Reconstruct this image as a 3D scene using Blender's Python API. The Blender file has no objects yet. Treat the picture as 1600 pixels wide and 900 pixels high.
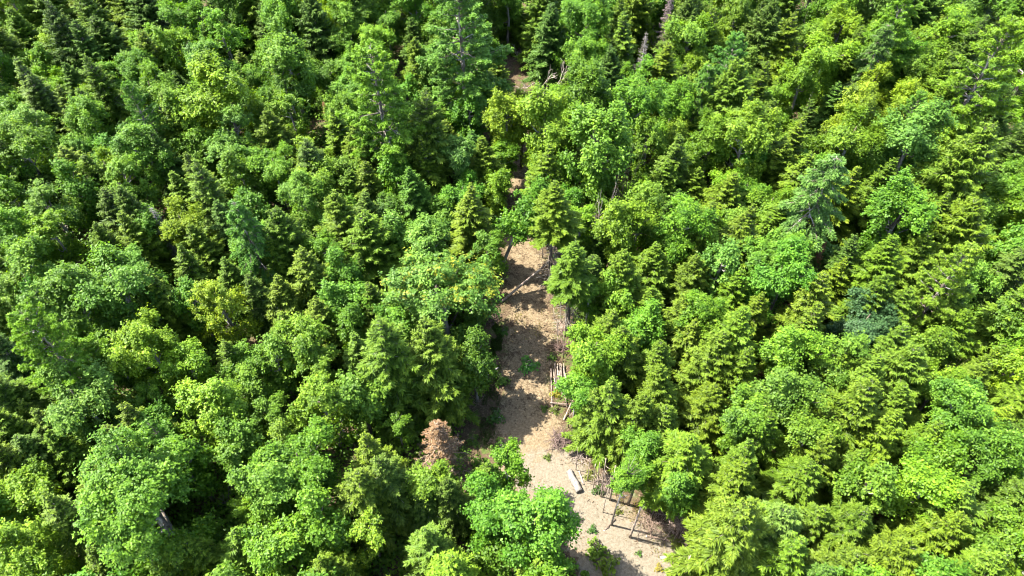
import bpy, math, random
import numpy as np
from mathutils import Vector, Matrix, Quaternion
R = math.radians
random.seed(7)
rng = np.random.default_rng(7)
SC = bpy.context.scene
COL = SC.collection

# ------------------------------------------------------------------ camera, sky, sun, exposure
CAM_H, PITCH, FPX = 36.0, R(50.0), 1067.0
cd = bpy.data.cameras.new('camera'); cam = bpy.data.objects.new('camera', cd); COL.objects.link(cam)
cam.location = (0, 0, CAM_H); cam.rotation_euler = (math.pi/2 - PITCH, 0, 0)
cd.sensor_width = 36.0; cd.lens = 36.0*FPX/1600.0; cd.clip_start = 0.5; cd.clip_end = 6000
SC.camera = cam
SUN_EL = R(58.0); SUN_AZ = math.atan2(-1.0, 0.24)           # azimuth from +Y towards +X
w = bpy.data.worlds.new('World'); SC.world = w; w.use_nodes = True
nt = w.node_tree; bg = nt.nodes['Background']
sky = nt.nodes.new('ShaderNodeTexSky'); sky.sky_type = 'NISHITA'; sky.sun_disc = False
sky.sun_elevation = SUN_EL; sky.sun_rotation = SUN_AZ; sky.air_density = 1.0; sky.dust_density = 1.5; sky.ozone_density = 0.4
nt.links.new(sky.outputs[0], bg.inputs[0]); bg.inputs[1].default_value = 0.15
sd = bpy.data.lights.new('sun', 'SUN'); sun = bpy.data.objects.new('sun', sd); COL.objects.link(sun)
sd.energy = 5.0; sd.angle = R(0.5); sd.color = (1.0, 0.955, 0.87)
sdir = Vector((math.sin(SUN_AZ)*math.cos(SUN_EL), math.cos(SUN_AZ)*math.cos(SUN_EL), math.sin(SUN_EL)))
sun.rotation_euler = (-sdir).to_track_quat('-Z', 'Y').to_euler(); sun.location = sdir*80
vs = SC.view_settings; vs.view_transform = 'Standard'; vs.look = 'None'; vs.exposure = 2.52; vs.gamma = 1.0
SC.cycles.filter_width = 1.05
SC.cycles.max_bounces = 8; SC.cycles.diffuse_bounces = 6; SC.cycles.transmission_bounces = 6; SC.cycles.glossy_bounces = 2

FW = Vector((0, math.cos(PITCH), -math.sin(PITCH))); UP = Vector((0, math.sin(PITCH), math.cos(PITCH)))
def ray(px, py, h=0.0):
    """the point at height h that the photograph's pixel (1600 x 900) shows, and its depth"""
    d = FW + UP*(-(py-450)/FPX) + Vector((1, 0, 0))*((px-800)/FPX)
    t = (h-CAM_H)/d.z
    return Vector((0, 0, CAM_H)) + d*t, t
def pix(p):
    q = Vector(p) - Vector((0, 0, CAM_H)); z = q.dot(FW)
    return 800+FPX*q.x/z, 450-FPX*q.dot(UP)/z
def height_at(base, py):
    """the height over base at which a vertical pole reaches the pixel row py"""
    lo, hi = 0.0, 15.0
    for _ in range(40):
        m = (lo+hi)/2
        if pix((base.x, base.y, m))[1] > py: lo = m
        else: hi = m
    return lo

# ------------------------------------------------------------------ materials
def mat(name):
    m = bpy.data.materials.new(name); m.use_nodes = True
    n = m.node_tree.nodes; n.clear()
    return m, n, m.node_tree.links
def leaf_material(name, trans=0.38, rough=0.5, spec=0.35, second=None):
    m, n, l = mat(name)
    out = n.new('ShaderNodeOutputMaterial'); oi = n.new('ShaderNodeObjectInfo')
    at = n.new('ShaderNodeAttribute'); at.attribute_name = 'tone'
    a2 = n.new('ShaderNodeAttribute'); a2.attribute_name = 'patch'
    hsv = n.new('ShaderNodeHueSaturation')
    h = n.new('ShaderNodeMapRange'); h.inputs[1].default_value = 0.4; h.inputs[2].default_value = 1.6
    h.inputs[3].default_value = 0.518; h.inputs[4].default_value = 0.482
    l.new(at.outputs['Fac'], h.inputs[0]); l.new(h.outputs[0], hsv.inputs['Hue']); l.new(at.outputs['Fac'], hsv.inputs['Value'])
    col = oi.outputs['Color']
    if second:
        mx = n.new('ShaderNodeMix'); mx.data_type = 'RGBA'; mx.inputs[7].default_value = (*second, 1)
        l.new(a2.outputs['Fac'], mx.inputs[0]); l.new(col, mx.inputs[6]); col = mx.outputs[2]
    l.new(col, hsv.inputs['Color'])
    p = n.new('ShaderNodeBsdfPrincipled'); p.inputs['Roughness'].default_value = rough
    p.inputs['Specular IOR Level'].default_value = spec
    l.new(hsv.outputs[0], p.inputs['Base Color'])
    t = n.new('ShaderNodeBsdfTranslucent'); h2 = n.new('ShaderNodeHueSaturation')
    h2.inputs['Hue'].default_value = 0.497; h2.inputs['Saturation'].default_value = 1.1; h2.inputs['Value'].default_value = 1.35
    l.new(hsv.outputs[0], h2.inputs['Color']); l.new(h2.outputs[0], t.inputs[0])
    ms = n.new('ShaderNodeMixShader'); ms.inputs[0].default_value = trans
    l.new(p.outputs[0], ms.inputs[1]); l.new(t.outputs[0], ms.inputs[2]); l.new(ms.outputs[0], out.inputs[0])
    return m
def noise_material(name, c0, c1, scale, rough=0.9, c2=None, scale2=3.0, bump=0.3, stretch=(1, 1, 1), objcol=False):
    m, n, l = mat(name)
    out = n.new('ShaderNodeOutputMaterial'); p = n.new('ShaderNodeBsdfPrincipled')
    p.inputs['Roughness'].default_value = rough; p.inputs['Specular IOR Level'].default_value = 0.25
    tc = n.new('ShaderNodeTexCoord'); mp = n.new('ShaderNodeMapping'); mp.inputs['Scale'].default_value = stretch
    l.new(tc.outputs['Object'], mp.inputs[0])
    a = n.new('ShaderNodeTexNoise'); a.inputs['Scale'].default_value = scale; a.inputs['Detail'].default_value = 6
    l.new(mp.outputs[0], a.inputs[0])
    cr = n.new('ShaderNodeValToRGB'); cr.color_ramp.elements[0].position = 0.36; cr.color_ramp.elements[1].position = 0.64
    cr.color_ramp.elements[0].color = (*c0, 1); cr.color_ramp.elements[1].color = (*c1, 1)
    l.new(a.outputs[0], cr.inputs[0]); col = cr.outputs[0]
    if c2:
        b = n.new('ShaderNodeTexNoise'); b.inputs['Scale'].default_value = scale2; b.inputs['Detail'].default_value = 4
        l.new(mp.outputs[0], b.inputs[0])
        r2 = n.new('ShaderNodeMapRange'); r2.inputs[1].default_value = 0.5; r2.inputs[2].default_value = 0.62
        l.new(b.outputs[0], r2.inputs[0])
        mx = n.new('ShaderNodeMix'); mx.data_type = 'RGBA'; mx.inputs[7].default_value = (*c2, 1)
        l.new(r2.outputs[0], mx.inputs[0]); l.new(col, mx.inputs[6]); col = mx.outputs[2]
    if objcol:
        oi = n.new('ShaderNodeObjectInfo'); mu = n.new('ShaderNodeMix'); mu.data_type = 'RGBA'; mu.blend_type = 'MULTIPLY'; mu.inputs[0].default_value = 1
        l.new(col, mu.inputs[6]); l.new(oi.outputs['Color'], mu.inputs[7]); col = mu.outputs[2]
    l.new(col, p.inputs['Base Color'])
    bp = n.new('ShaderNodeBump'); bp.inputs['Strength'].default_value = bump; bp.inputs['Distance'].default_value = 0.03
    l.new(a.outputs[0], bp.inputs['Height']); l.new(bp.outputs[0], p.inputs['Normal'])
    l.new(p.outputs[0], out.inputs[0])
    return m

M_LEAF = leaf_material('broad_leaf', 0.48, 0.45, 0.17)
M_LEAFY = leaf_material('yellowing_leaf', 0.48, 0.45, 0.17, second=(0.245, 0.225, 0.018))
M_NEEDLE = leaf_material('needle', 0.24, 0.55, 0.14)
M_PINE = leaf_material('pine_needle', 0.36, 0.5, 0.18)
M_DEADN = leaf_material('dead_needle', 0.15, 0.8, 0.1)
M_BARK = noise_material('bark', (.05, .038, .028), (.15, .12, .09), 7.0, stretch=(1, 1, 0.25), c2=(0.24, 0.23, 0.20), scale2=2.0)
M_GREY = noise_material('dead_wood', (.12, .105, .09), (.30, .272, .245), 9.0, stretch=(1, 1, 0.3), objcol=True)
M_PALE = noise_material('bleached_wood', (.095, .086, .072), (.20, .186, .165), 8.0, c2=(0.13, 0.11, 0.09), scale2=4.0, bump=0.5)
M_CUT = noise_material('cut_wood', (0.42, 0.33, 0.22), (0.62, 0.52, 0.38), 14.0)

# ------------------------------------------------------------------ mesh helpers
def np_mesh(name, V, F, m, attrs=None, smooth=False):
    """V (n,3); F (k,3) or (k,4) array or a list of such arrays"""
    Fs = [f for f in (F if isinstance(F, list) else [F]) if len(f)]
    me = bpy.data.meshes.new(name)
    V = np.asarray(V, np.float32)
    me.vertices.add(len(V)); me.vertices.foreach_set('co', V.ravel())
    tot = sum(f.size for f in Fs); cnt = sum(len(f) for f in Fs)
    me.loops.add(tot); me.loops.foreach_set('vertex_index', np.concatenate([f.ravel() for f in Fs]).astype(np.int32))
    st = []; o = 0
    for f in Fs:
        st.append(o + np.arange(len(f))*f.shape[1]); o += f.size
    me.polygons.add(cnt); me.polygons.foreach_set('loop_start', np.concatenate(st).astype(np.int32))
    for k, a in (attrs or {}).items():
        at = me.attributes.new(k, 'FLOAT', 'POINT'); at.data.foreach_set('value', np.asarray(a, np.float32))
    me.update(calc_edges=True)
    if smooth: me.polygons.foreach_set('use_smooth', np.ones(cnt, bool))
    me.materials.append(m)
    return me
def unit(a):
    return a/np.maximum(np.linalg.norm(a, axis=-1, keepdims=True), 1e-6)
def leaves(c, nrm, L, W, tang=None, fold=0.18):
    """folded diamond leaves: centres c, normals nrm, lengths L, widths W -> V (4n,3), F (2n,3)"""
    n = len(c); nrm = unit(nrm)
    if tang is None: tang = rng.normal(size=(n, 3))
    t = unit(tang - nrm*(tang*nrm).sum(1, keepdims=True)); b = np.cross(nrm, t)
    L = np.broadcast_to(L, n)[:, None]; W = np.broadcast_to(W, n)[:, None]
    V = np.stack([c-t*L*.5, c+b*W*.5+nrm*W*fold-t*L*.06, c+t*L*.5, c-b*W*.5+nrm*W*fold-t*L*.06], 1).reshape(-1, 3)
    i = np.arange(n)[:, None]*4
    F = np.concatenate([i+np.array([0, 2, 1]), i+np.array([0, 3, 2])], 0)
    return V, F
class Tubes:
    def __init__(s): s.V = []; s.F = []; s.n = 0
    def add(s, pts, rad, k=5, cap=True):
        pts = np.asarray(pts, float); m = len(pts); rad = np.broadcast_to(rad, m)
        d = unit(np.gradient(pts, axis=0))
        ref = np.array([0.31, 0.95, 0.05]) if abs(d[0][2]) > .8 else np.array([0.05, 0.1, 0.99])
        a = unit(np.cross(d, ref)); b = np.cross(d, a)
        th = np.arange(k)*2*math.pi/k
        ring = pts[:, None]+(a[:, None]*np.cos(th)[None, :, None]+b[:, None]*np.sin(th)[None, :, None])*rad[:, None, None]
        s.V.append(ring.reshape(-1, 3)); o = s.n
        i = np.arange(m-1)[:, None]*k; j = np.arange(k)[None]; j2 = (j+1) % k
        s.F.append(np.stack([o+i+j, o+i+j2, o+i+k+j2, o+i+k+j], -1).reshape(-1, 4))
        s.n += m*k
        if cap:
            c = s.n; s.V.append(pts[[0, -1]]); s.n += 2
            e = o+(m-1)*k; q = np.arange(k); q2 = (q+1) % k
            s.F.append(np.stack([np.full(k, c), o+q2, o+q], -1)); s.F.append(np.stack([np.full(k, c+1), e+q, e+q2], -1))
    def mesh(s, name, m, smooth=True):
        F4 = [f for f in s.F if f.shape[1] == 4]; F3 = [f for f in s.F if f.shape[1] == 3]
        return np_mesh(name, np.concatenate(s.V), [np.concatenate(x) for x in (F4, F3) if x], m, smooth=smooth)
def rnd(a, b): return random.uniform(a, b)
def curve(p0, p1, n=4, sag=0.0, wob=0.0):
    t = np.linspace(0, 1, n)[:, None]; p = np.asarray(p0)*(1-t)+np.asarray(p1)*t
    p = p + np.array([0, 0, 1.0])*(-sag*4*t*(1-t))
    if wob: p[1:-1] += rng.normal(size=(max(n-2, 0), 3))*wob
    return p

# ------------------------------------------------------------------ prototypes (shared meshes)
def broadleaf(seed, rad, style):
    """crown of horizontal radius rad (metres) centred on the origin, vertical semi-axis about 0.95 rad; and its trunk"""
    global rng
    rng = np.random.default_rng(seed); random.seed(seed)
    area = 4*math.pi*rad*rad
    cl = {'puffy': .50, 'airy': .40, 'shoots': .42}[style]*(0.75+0.17*rad)
    cl *= .80
    nC = int(area*0.80/(cl*cl)*{'puffy': 1.0, 'airy': .8, 'shoots': .95}[style])
    nl = int(rng.integers(5, 7)) if rad < 1.4 else int(rng.integers(8, 12)) if rad < 2.3 else int(rng.integers(15, 20))
    a0 = rng.uniform(0, 6.28); lead = []; kr = 1.12 if rad < 1.4 else .95 if rad < 2.3 else .74
    for i in range(nl):
        aa = a0+i*2.4+rng.normal()*.3; ro = rad*math.sqrt((i+.2)/nl)*.76*rng.uniform(.75, 1.2)
        lead.append((np.array([math.cos(aa)*ro, math.sin(aa)*ro, rad*(rng.uniform(-.55, .62)+.36*(1-i/nl))]), rad*rng.uniform(.20, .36)*kr))
    for i in range(nl//2+2):
        aa = rng.uniform(0, 6.28); ro = rad*rng.uniform(.25, .8)
        lead.append((np.array([math.cos(aa)*ro, math.sin(aa)*ro, -rad*rng.uniform(.55, 1.25)]), rad*rng.uniform(.20, .34)*kr))
    nl = len(lead)
    wts = np.array([q[1]**2 for q in lead]); wts /= wts.sum(); C = []
    while len(C) < nC:
        d = unit(rng.normal(size=3))
        if d[2] < -.75: continue
        L0, r0 = lead[rng.choice(nl, p=wts)]
        p = L0+d*r0*(rng.uniform(.68, 1.22) if rng.random() < .8 else rng.uniform(.3, .7))*np.array([1, 1, 1.35 if d[2] > 0 else 1.45])
        if style == 'shoots' and d[2] > .1: p[2] += rng.uniform(0, .3)*r0
        C.append(p)
    C = np.array(C)
    cr = cl*rng.uniform(.42, 1.05, nC)
    dens = {'puffy': 74, 'airy': 50, 'shoots': 66}[style]
    P, N, T, Ls, K = [], [], [], [], []
    ctone = rng.normal(1.02, .15, nC); cpatch = (rng.random(nC) < .42)*(C[:, 2] > -.1*rad)
    big = rad > 2.3
    for i in range(nC):
        n = int(dens*4*cr[i]**2/(.34)*1.55*(1.05 if big else 1.0))+10
        ns = max(4, n//8); g = rng.integers(0, ns, n)
        d = unit(rng.normal(size=(ns, 3))+unit(C[i]+1e-4)*.45+np.array([0, 0, .25]))
        tip = d*(cr[i]*rng.uniform(.5, 1.75, ns))[:, None]*np.array([1, 1, {'puffy': .8, 'airy': .65, 'shoots': 1.25}[style]])
        q = tip[g]*rng.uniform(.35, 1.05, n)[:, None]+rng.normal(size=(n, 3))*.06
        out = unit(C[i]+1e-4); d = d[g]
        P.append(C[i]+q); N.append(np.array([0, 0, 1.0])*.75+out*.45+d*.4+rng.normal(size=(n, 3))*.50+np.array(sdir)*.2)
        T.append(d+out*.3+rng.normal(size=(n, 3))*.5+np.array([0, 0, -.35]))
        Ls.append(rng.uniform(.075, .155, n))
        sp = (rng.random(ns) < .45)*rng.uniform(.3, 1, ns)*(cpatch[i] > 0)
        st = rng.normal(1, .11, ns)
        K.append(np.stack([np.clip(ctone[i]*st[g]*rng.normal(1, .12, n), .5, 1.5), sp[g]*rng.uniform(.5, 1, n)], 1))
    P = np.concatenate(P); N = np.concatenate(N); T = np.concatenate(T); Ls = np.concatenate(Ls); K = np.concatenate(K)
    V, F = leaves(P, N, Ls, Ls*.72, T)
    K = np.repeat(K, 4, 0)
    eff = np.percentile(np.hypot(V[:, 0], V[:, 1]), 97)
    crown = np_mesh('crown', V, F, M_LEAF, {'tone': K[:, 0], 'patch': K[:, 1]})
    crown_y = crown.copy(); crown_y.materials[0] = M_LEAFY
    # trunk with limbs, in the same frame (the crown's centre is the origin)
    tb = Tubes(); zb = -4.2*rad/1.8
    trunk = np.array([[0, 0, zb*1.6], [.05*rad, 0, zb*.9], [0, .06*rad, zb*.45], [.03*rad, 0, -.1*rad], [0, 0, .55*rad]])
    tb.add(trunk, np.array([.085, .075, .062, .045, .015])*rad, 7)
    for i in rng.permutation(nC)[:int(14+8*rad)]:
        z0 = min(C[i][2]-np.hypot(*C[i][:2])*rng.uniform(.5, 1.0), .4*rad); z0 = max(z0, zb*.5)
        tb.add(curve((0, 0, z0), C[i], 5, sag=.07*rad, wob=.04*rad), np.linspace(.030, .007, 5)*rad, 4, False)
    return crown, crown_y, tb.mesh('trunk', M_BARK), zb, eff
def spruce(seed, Rb, dense=1.0, form='spruce'):
    """a 10 m tree of base radius Rb standing on the origin"""
    global rng
    rng = np.random.default_rng(seed); random.seed(seed)
    H = 10.0; tb = Tubes()
    lean = rng.normal(size=2)*.12
    def axis(z): return np.array([lean[0]*(z/H)**2, lean[1]*(z/H)**2, z])
    tb.add([axis(z) for z in (-.3, 1, 3, 5.5, 8, 9.9)], [.155, .14, .115, .07, .022, .004], 7)
    c, N, T, L, W, K = [], [], [], [], [], []
    z = 1.3; az0 = 0
    sect = rng.uniform(.82, 1.14, 9)
    pw = {'spruce': .80, 'fir': .62, 'ragged': .75, 'double': .7}[form]; gap = {'spruce': 1, 'fir': .85, 'ragged': 1.25, 'double': 1}[form]; irr = .32 if form == 'ragged' else .16
    while z < 9.85:
        f = z/H
        nb = int(rng.integers(6, 9)) if f < .85 else int(rng.integers(5, 7))
        az0 += rng.uniform(.3, .9)
        prof = (1-f)**pw*1.12*(1 if f > .3 else (.70+f))
        whorl = rng.uniform(1-irr, 1+irr*.9)
        if form == 'double' and .52 < f < .66: whorl *= .72
        for k in range(nb):
            az = az0+2*math.pi*k/nb+rng.normal()*.30
            ln = max(.14, Rb*prof*whorl*sect[int(az/0.7) % 9]*rng.uniform(.70, 1.14))
            if rng.random() < .07: ln *= .45
            el = R((-16 if form != 'fir' else -4)+66*max(0, f-.42)/.58*1.0+rng.normal()*8)
            dirh = np.array([math.cos(az), math.sin(az), 0]); side = np.array([-dirh[1], dirh[0], 0])
            t = np.linspace(0, 1, 6)
            droop = ln*(.16*(1-f))*1.0
            bz = np.sin(el)*ln*t - droop*t**1.5 + ln*.16*np.clip(t-.55, 0, 1)**1.5*2
            pts = axis(z+rng.normal()*.15)+dirh*(ln*np.cos(el)*t)[:, None]+np.array([0, 0, 1])*bz[:, None]+side*(rng.normal()*.07*ln*t**2)[:, None]
            tb.add(pts[[0, 2, 4]], np.array([.021, .013, .006])*(.5+ln*.4), 3, False)
            nt_ = max(3, int(ln*17*dense))
            for s in (-1, 1):
                tt = np.clip(np.linspace(.14, 1.0, nt_)+rng.normal(size=nt_)*.02, .05, 1)
                base = np.stack([np.interp(tt, t, pts[:, j]) for j in range(3)], 1)
                tl = np.clip((.42*ln*(1-tt*.72)+.09)*rng.uniform(.65, 1.2, nt_), .11, .58)
                ang = R(58)-tt*R(34)+rng.normal(size=nt_)*.16
                d = dirh*np.cos(ang)[:, None]+side*(s*np.sin(ang))[:, None]+np.array([0, 0, 1])*(rng.normal(size=nt_)*.20-.06+.12*tt)[:, None]
                d = unit(d)
                # each twig: one long spray and two shorter ones beside it
                for q, (fr, sc, sp) in enumerate(((.5, 1.0, 0), (.62, .62, .5), (.40, .55, -.5))):
                    dd = unit(d+side*sp*s+dirh*(-sp*.4)+rng.normal(size=(nt_, 3))*.16)
                    ll = tl*sc
                    c.append(base+d*(tl*fr*.45)[:, None]+dd*(ll*.45)[:, None]); T.append(dd); L.append(ll)
                    W.append(np.clip(.052+.11*ll, 0, .125)*rng.uniform(.75, 1.15, nt_))
                    N.append(np.array([0, 0, 1.0])+rng.normal(size=(nt_, 3))*.42+dirh*.15)
                    K.append(np.clip(.48+.72*tt+rng.normal(size=nt_)*.14+.08*(q > 0), .35, 1.5))  # lighter new growth at tips; extra inner darkening is shade put into the colour
        z += (.36-.22*f)*gap*rng.uniform(.75, 1.25)
    # leader
    n = 14; zz = np.linspace(9.5, 10.15, n)
    c.append(np.array([axis(v) for v in zz])); T.append(rng.normal(size=(n, 3))*.5+np.array([0, 0, 1.1])); L.append(np.full(n, .17)); W.append(np.full(n, .06)); N.append(rng.normal(size=(n, 3))); K.append(np.full(n, 1.15))
    c = np.concatenate(c); V, F = leaves(c, np.concatenate(N), np.concatenate(L), np.concatenate(W), np.concatenate(T), .12)
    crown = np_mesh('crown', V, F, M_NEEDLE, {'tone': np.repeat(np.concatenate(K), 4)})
    return crown, tb.mesh('trunk', M_BARK)
def pine(seed, Rb, droop=0.0):
    """a 12 m white pine of crown radius Rb: open plates of long soft needles; each bough a mesh of its own"""
    global rng
    rng = np.random.default_rng(seed); random.seed(seed)
    H = 12.0; tb = Tubes(); boughs = []
    tb.add([(0, 0, -.3), (.05, 0, 3), (0, .08, 6), (.05, 0, 9), (0, 0, 11.9)], [.21, .175, .135, .08, .012], 8)
    z = 3.4
    while z < 11.8:
        f = z/H; nb = int(rng.integers(4, 6)); a0 = rng.uniform(0, 6.28)
        for k in range(nb):
            az = a0+2*math.pi*k/nb+rng.normal()*.22
            prof = min(1.0, ((1-f)/.62)**.62)*(.55+.45*min(1, (f-.2)/.25))
            ln = max(.35, Rb*prof*rng.uniform(.62, 1.18))
            el = R(4+34*max(0, f-.5)*2+rng.normal()*8-14*droop)
            dirh = np.array([math.cos(az), math.sin(az), 0]); side = np.array([-dirh[1], dirh[0], 0])
            t = np.linspace(0, 1, 6)
            pts = np.array([0, 0, z])+dirh*(ln*t)[:, None]+np.array([0, 0, 1])*(np.sin(el)*ln*t-.10*ln*t*t*(1+3*droop)+.12*ln*np.clip(t-.6, 0, 1)*2)[:, None]
            bt = Tubes(); bt.add(pts, np.linspace(.045, .010, 6)*(.5+.3*ln), 4, False)
            c, N, T, L, K = [], [], [], [], []
            ns = max(3, int(ln*4.6))
            for s in (-1, 1):
                for tt in np.linspace(.28, 1.0, ns):
                    b0 = np.array([np.interp(tt, t, pts[:, j]) for j in range(3)])
                    sl = (.48*ln*(1.12-tt)+.22)*rng.uniform(.6, 1.15); an = R(52)-tt*R(30)+rng.normal()*.2
                    d = unit(dirh*math.cos(an)+side*s*math.sin(an)+np.array([0, 0, rng.normal()*.14+.10-.5*droop]))
                    e = b0+d*sl; bt.add(np.stack([b0, (b0+e)/2, e]), [.013, .009, .005], 3, False)
                    for u in np.arange(.35, 1.01, .17/max(sl, .3)):
                        n = 21; p = b0+d*sl*u
                        nd = unit(d*.75+rng.normal(size=(n, 3))*.62+np.array([0, 0, .32-1.0*droop]))
                        ll = rng.uniform(.15, .27, n)*(1+.4*droop)
                        c.append(p+nd*(ll*.5)[:, None]); T.append(nd); L.append(ll); N.append(np.array([0, 0, 1.0])+rng.normal(size=(n, 3))*.5)
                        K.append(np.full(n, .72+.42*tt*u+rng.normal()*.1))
            L = np.concatenate(L)
            V, F = leaves(np.concatenate(c), np.concatenate(N), L, L*.22+.018, np.concatenate(T), .1)
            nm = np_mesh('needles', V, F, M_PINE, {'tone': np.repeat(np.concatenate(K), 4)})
            boughs.append((bt.mesh('bough', M_BARK), nm))
        z += rng.uniform(.52, .84)*(1 if f < .75 else .6)
    return tb.mesh('trunk', M_BARK), boughs
def dead_spruce(seed, needles):
    global rng
    rng = np.random.default_rng(seed); random.seed(seed)
    tb = Tubes(); tb.add([(0, 0, -.3), (.04, 0, 3), (0, .05, 6.5), (.05, 0, 9.9)], [.15, .12, .08, .012], 7)
    br = Tubes(); c, T, L, K = [], [], [], []
    z = 1.2
    while z < 9.7:
        f = z/10; nb = int(rng.integers(5, 8)); a0 = rng.uniform(0, 6)
        for k in range(nb):
            az = a0+6.283*k/nb+rng.normal()*.25; ln = max(.2, 1.9*(1-f)**.75*rng.uniform(.55, 1.12))
            dh = np.array([math.cos(az), math.sin(az), 0]); sd_ = np.array([-dh[1], dh[0], 0])
            p0 = np.array([0, 0, z]); p1 = p0+dh*ln+np.array([0, 0, -.28*ln+.5*ln*max(0, f-.5)])
            cv = curve(p0, p1, 5, sag=.10*ln, wob=.02); br.add(cv, np.linspace(.024, .007, 5)*(.6+.3*ln), 3, False)
            for q in range(int(5+ln*9)):
                tt = rng.uniform(.25, 1); b = np.array([np.interp(tt, np.linspace(0, 1, 5), cv[:, j]) for j in range(3)])
                s = random.choice((-1, 1)); tl = (.38*ln*(1.1-tt)+.12)*rng.uniform(.5, 1.1)
                d = unit(dh*.75+sd_*s*rng.uniform(.4, 1)+np.array([0, 0, rng.normal()*.22-.12]))
                br.add(np.stack([b, b+d*tl*.5+np.array([0, 0, -.02]), b+d*tl]), [.009, .007, .004], 3, False)
                if needles and rng.random() < (.75 if f > .6 else .35 if f > .4 else .08):
                    n = 4; u = rng.uniform(0, 1, n)[:, None]
                    c.append(b+d*tl*u+rng.normal(size=(n, 3))*.02); T.append(d+rng.normal(size=(n, 3))*.55); L.append(rng.uniform(.10, .2, n)); K.append(np.clip(rng.normal(1, .2, n)+.25*(f-.5), .5, 1.5))
        z += rng.uniform(.22, .36)
    crown = None
    if c:
        L = np.concatenate(L); cc = np.concatenate(c)
        V, F = leaves(cc, rng.normal(size=cc.shape)+np.array([0, 0, 1]), L, L*.22+.02, np.concatenate(T), .1)
        crown = np_mesh('crown', V, F, M_DEADN, {'tone': np.repeat(np.concatenate(K), 4)})
    return tb.mesh('trunk', M_GREY), br.mesh('branches', M_GREY), crown
def dead_shrub(seed, n=46):
    """a tangle of bare grey stems about 1 m in radius and 1.5 m high"""
    global rng
    rng = np.random.default_rng(seed); random.seed(seed)
    tb = Tubes()
    def grow(p, d, ln, r, lev):
        q = p+d*ln; tb.add(curve(p, q, 4, sag=-.05*ln, wob=.06*ln), np.linspace(r, r*.55, 4), 4 if lev == 0 else 3, False)
        if lev < 3:
            for _ in range(int(rng.integers(2, 4))):
                s = rng.uniform(.45, 1); grow(p+(q-p)*s, unit(d+rng.normal(size=3)*.55+np.array([0, 0, .06])), ln*rng.uniform(.5, .75), r*.55, lev+1)
    for i in range(n//6):
        a = rng.uniform(0, 6.28); grow(np.array([math.cos(a), math.sin(a), 0])*.2*rng.random(), unit(np.array([math.cos(a)*.75, math.sin(a)*.75, rng.uniform(.5, 1.2)])), rng.uniform(.55, .85), .028, 0)
    return tb.mesh('stems', M_GREY)
def weed(seed, n, tall=.5):
    """a leafy clump about 0.5 m in radius"""
    global rng
    rng = np.random.default_rng(seed)
    d = unit(rng.normal(size=(n, 3))); d[:, 2] = np.abs(d[:, 2])
    r = rng.uniform(.2, 1, n)**.6*(.36+.14*np.sin(3*np.arctan2(d[:, 1], d[:, 0])+seed))
    p = d*r[:, None]*np.array([1, 1, tall*1.6])+np.array([0, 0, .03]); L = rng.uniform(.07, .17, n)
    V, F = leaves(p, d*.7+np.array([0, 0, .8])+rng.normal(size=(n, 3))*.4, L, L*.6, d+rng.normal(size=(n, 3))*.4)
    return np_mesh('leaves', V, F, M_LEAF, {'tone': np.repeat(np.clip(rng.normal(1, .18, n), .5, 1.5), 4), 'patch': np.zeros(n*4)})

P_B = {'small': [broadleaf(100+i, 1.15, s) for i, s in enumerate(('puffy', 'shoots', 'airy', 'puffy'))],
       'mid': [broadleaf(120+i, 1.75, s) for i, s in enumerate(('puffy', 'shoots', 'airy', 'puffy', 'shoots', 'puffy'))],
       'big': [broadleaf(140+i, 2.7, s) for i, s in enumerate(('puffy', 'shoots', 'puffy', 'airy'))]}
B_RAD = {'small': 1.15, 'mid': 1.75, 'big': 2.7}
S_RAD = [1.75, 2.0, 1.85, 2.1, 1.7, 1.95, 1.8, 2.2, 1.9, 1.5, 2.7, 2.9, 2.6]
P_S = [spruce(200+i, rb, 1.0, f) for i, (rb, f) in enumerate(zip(S_RAD, ('spruce', 'fir', 'ragged', 'spruce', 'fir', 'ragged', 'double', 'fir', 'double', 'spruce', 'ragged', 'spruce', 'fir')))]
P_P = [pine(300, 3.0), pine(301, 3.2), pine(302, 2.9, 1.0)]
P_D = [dead_spruce(400, True), dead_spruce(401, False), dead_spruce(402, False)]
P_H = [dead_shrub(420+i) for i in range(3)]
P_W = [weed(440, 240), weed(441, 220, .7), weed(442, 150)]

# ------------------------------------------------------------------ objects
def link(name, data, parent=None, loc=None):
    o = bpy.data.objects.new(name, data); COL.objects.link(o)
    if parent is not None: o.parent = parent
    if loc is not None: o.location = loc
    return o
def tag(o, label=None, cat=None, group=None, kind=None):
    if label: o['label'] = label
    if cat: o['category'] = cat
    if group: o['group'] = group
    if kind: o['kind'] = kind
    return o

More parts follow.
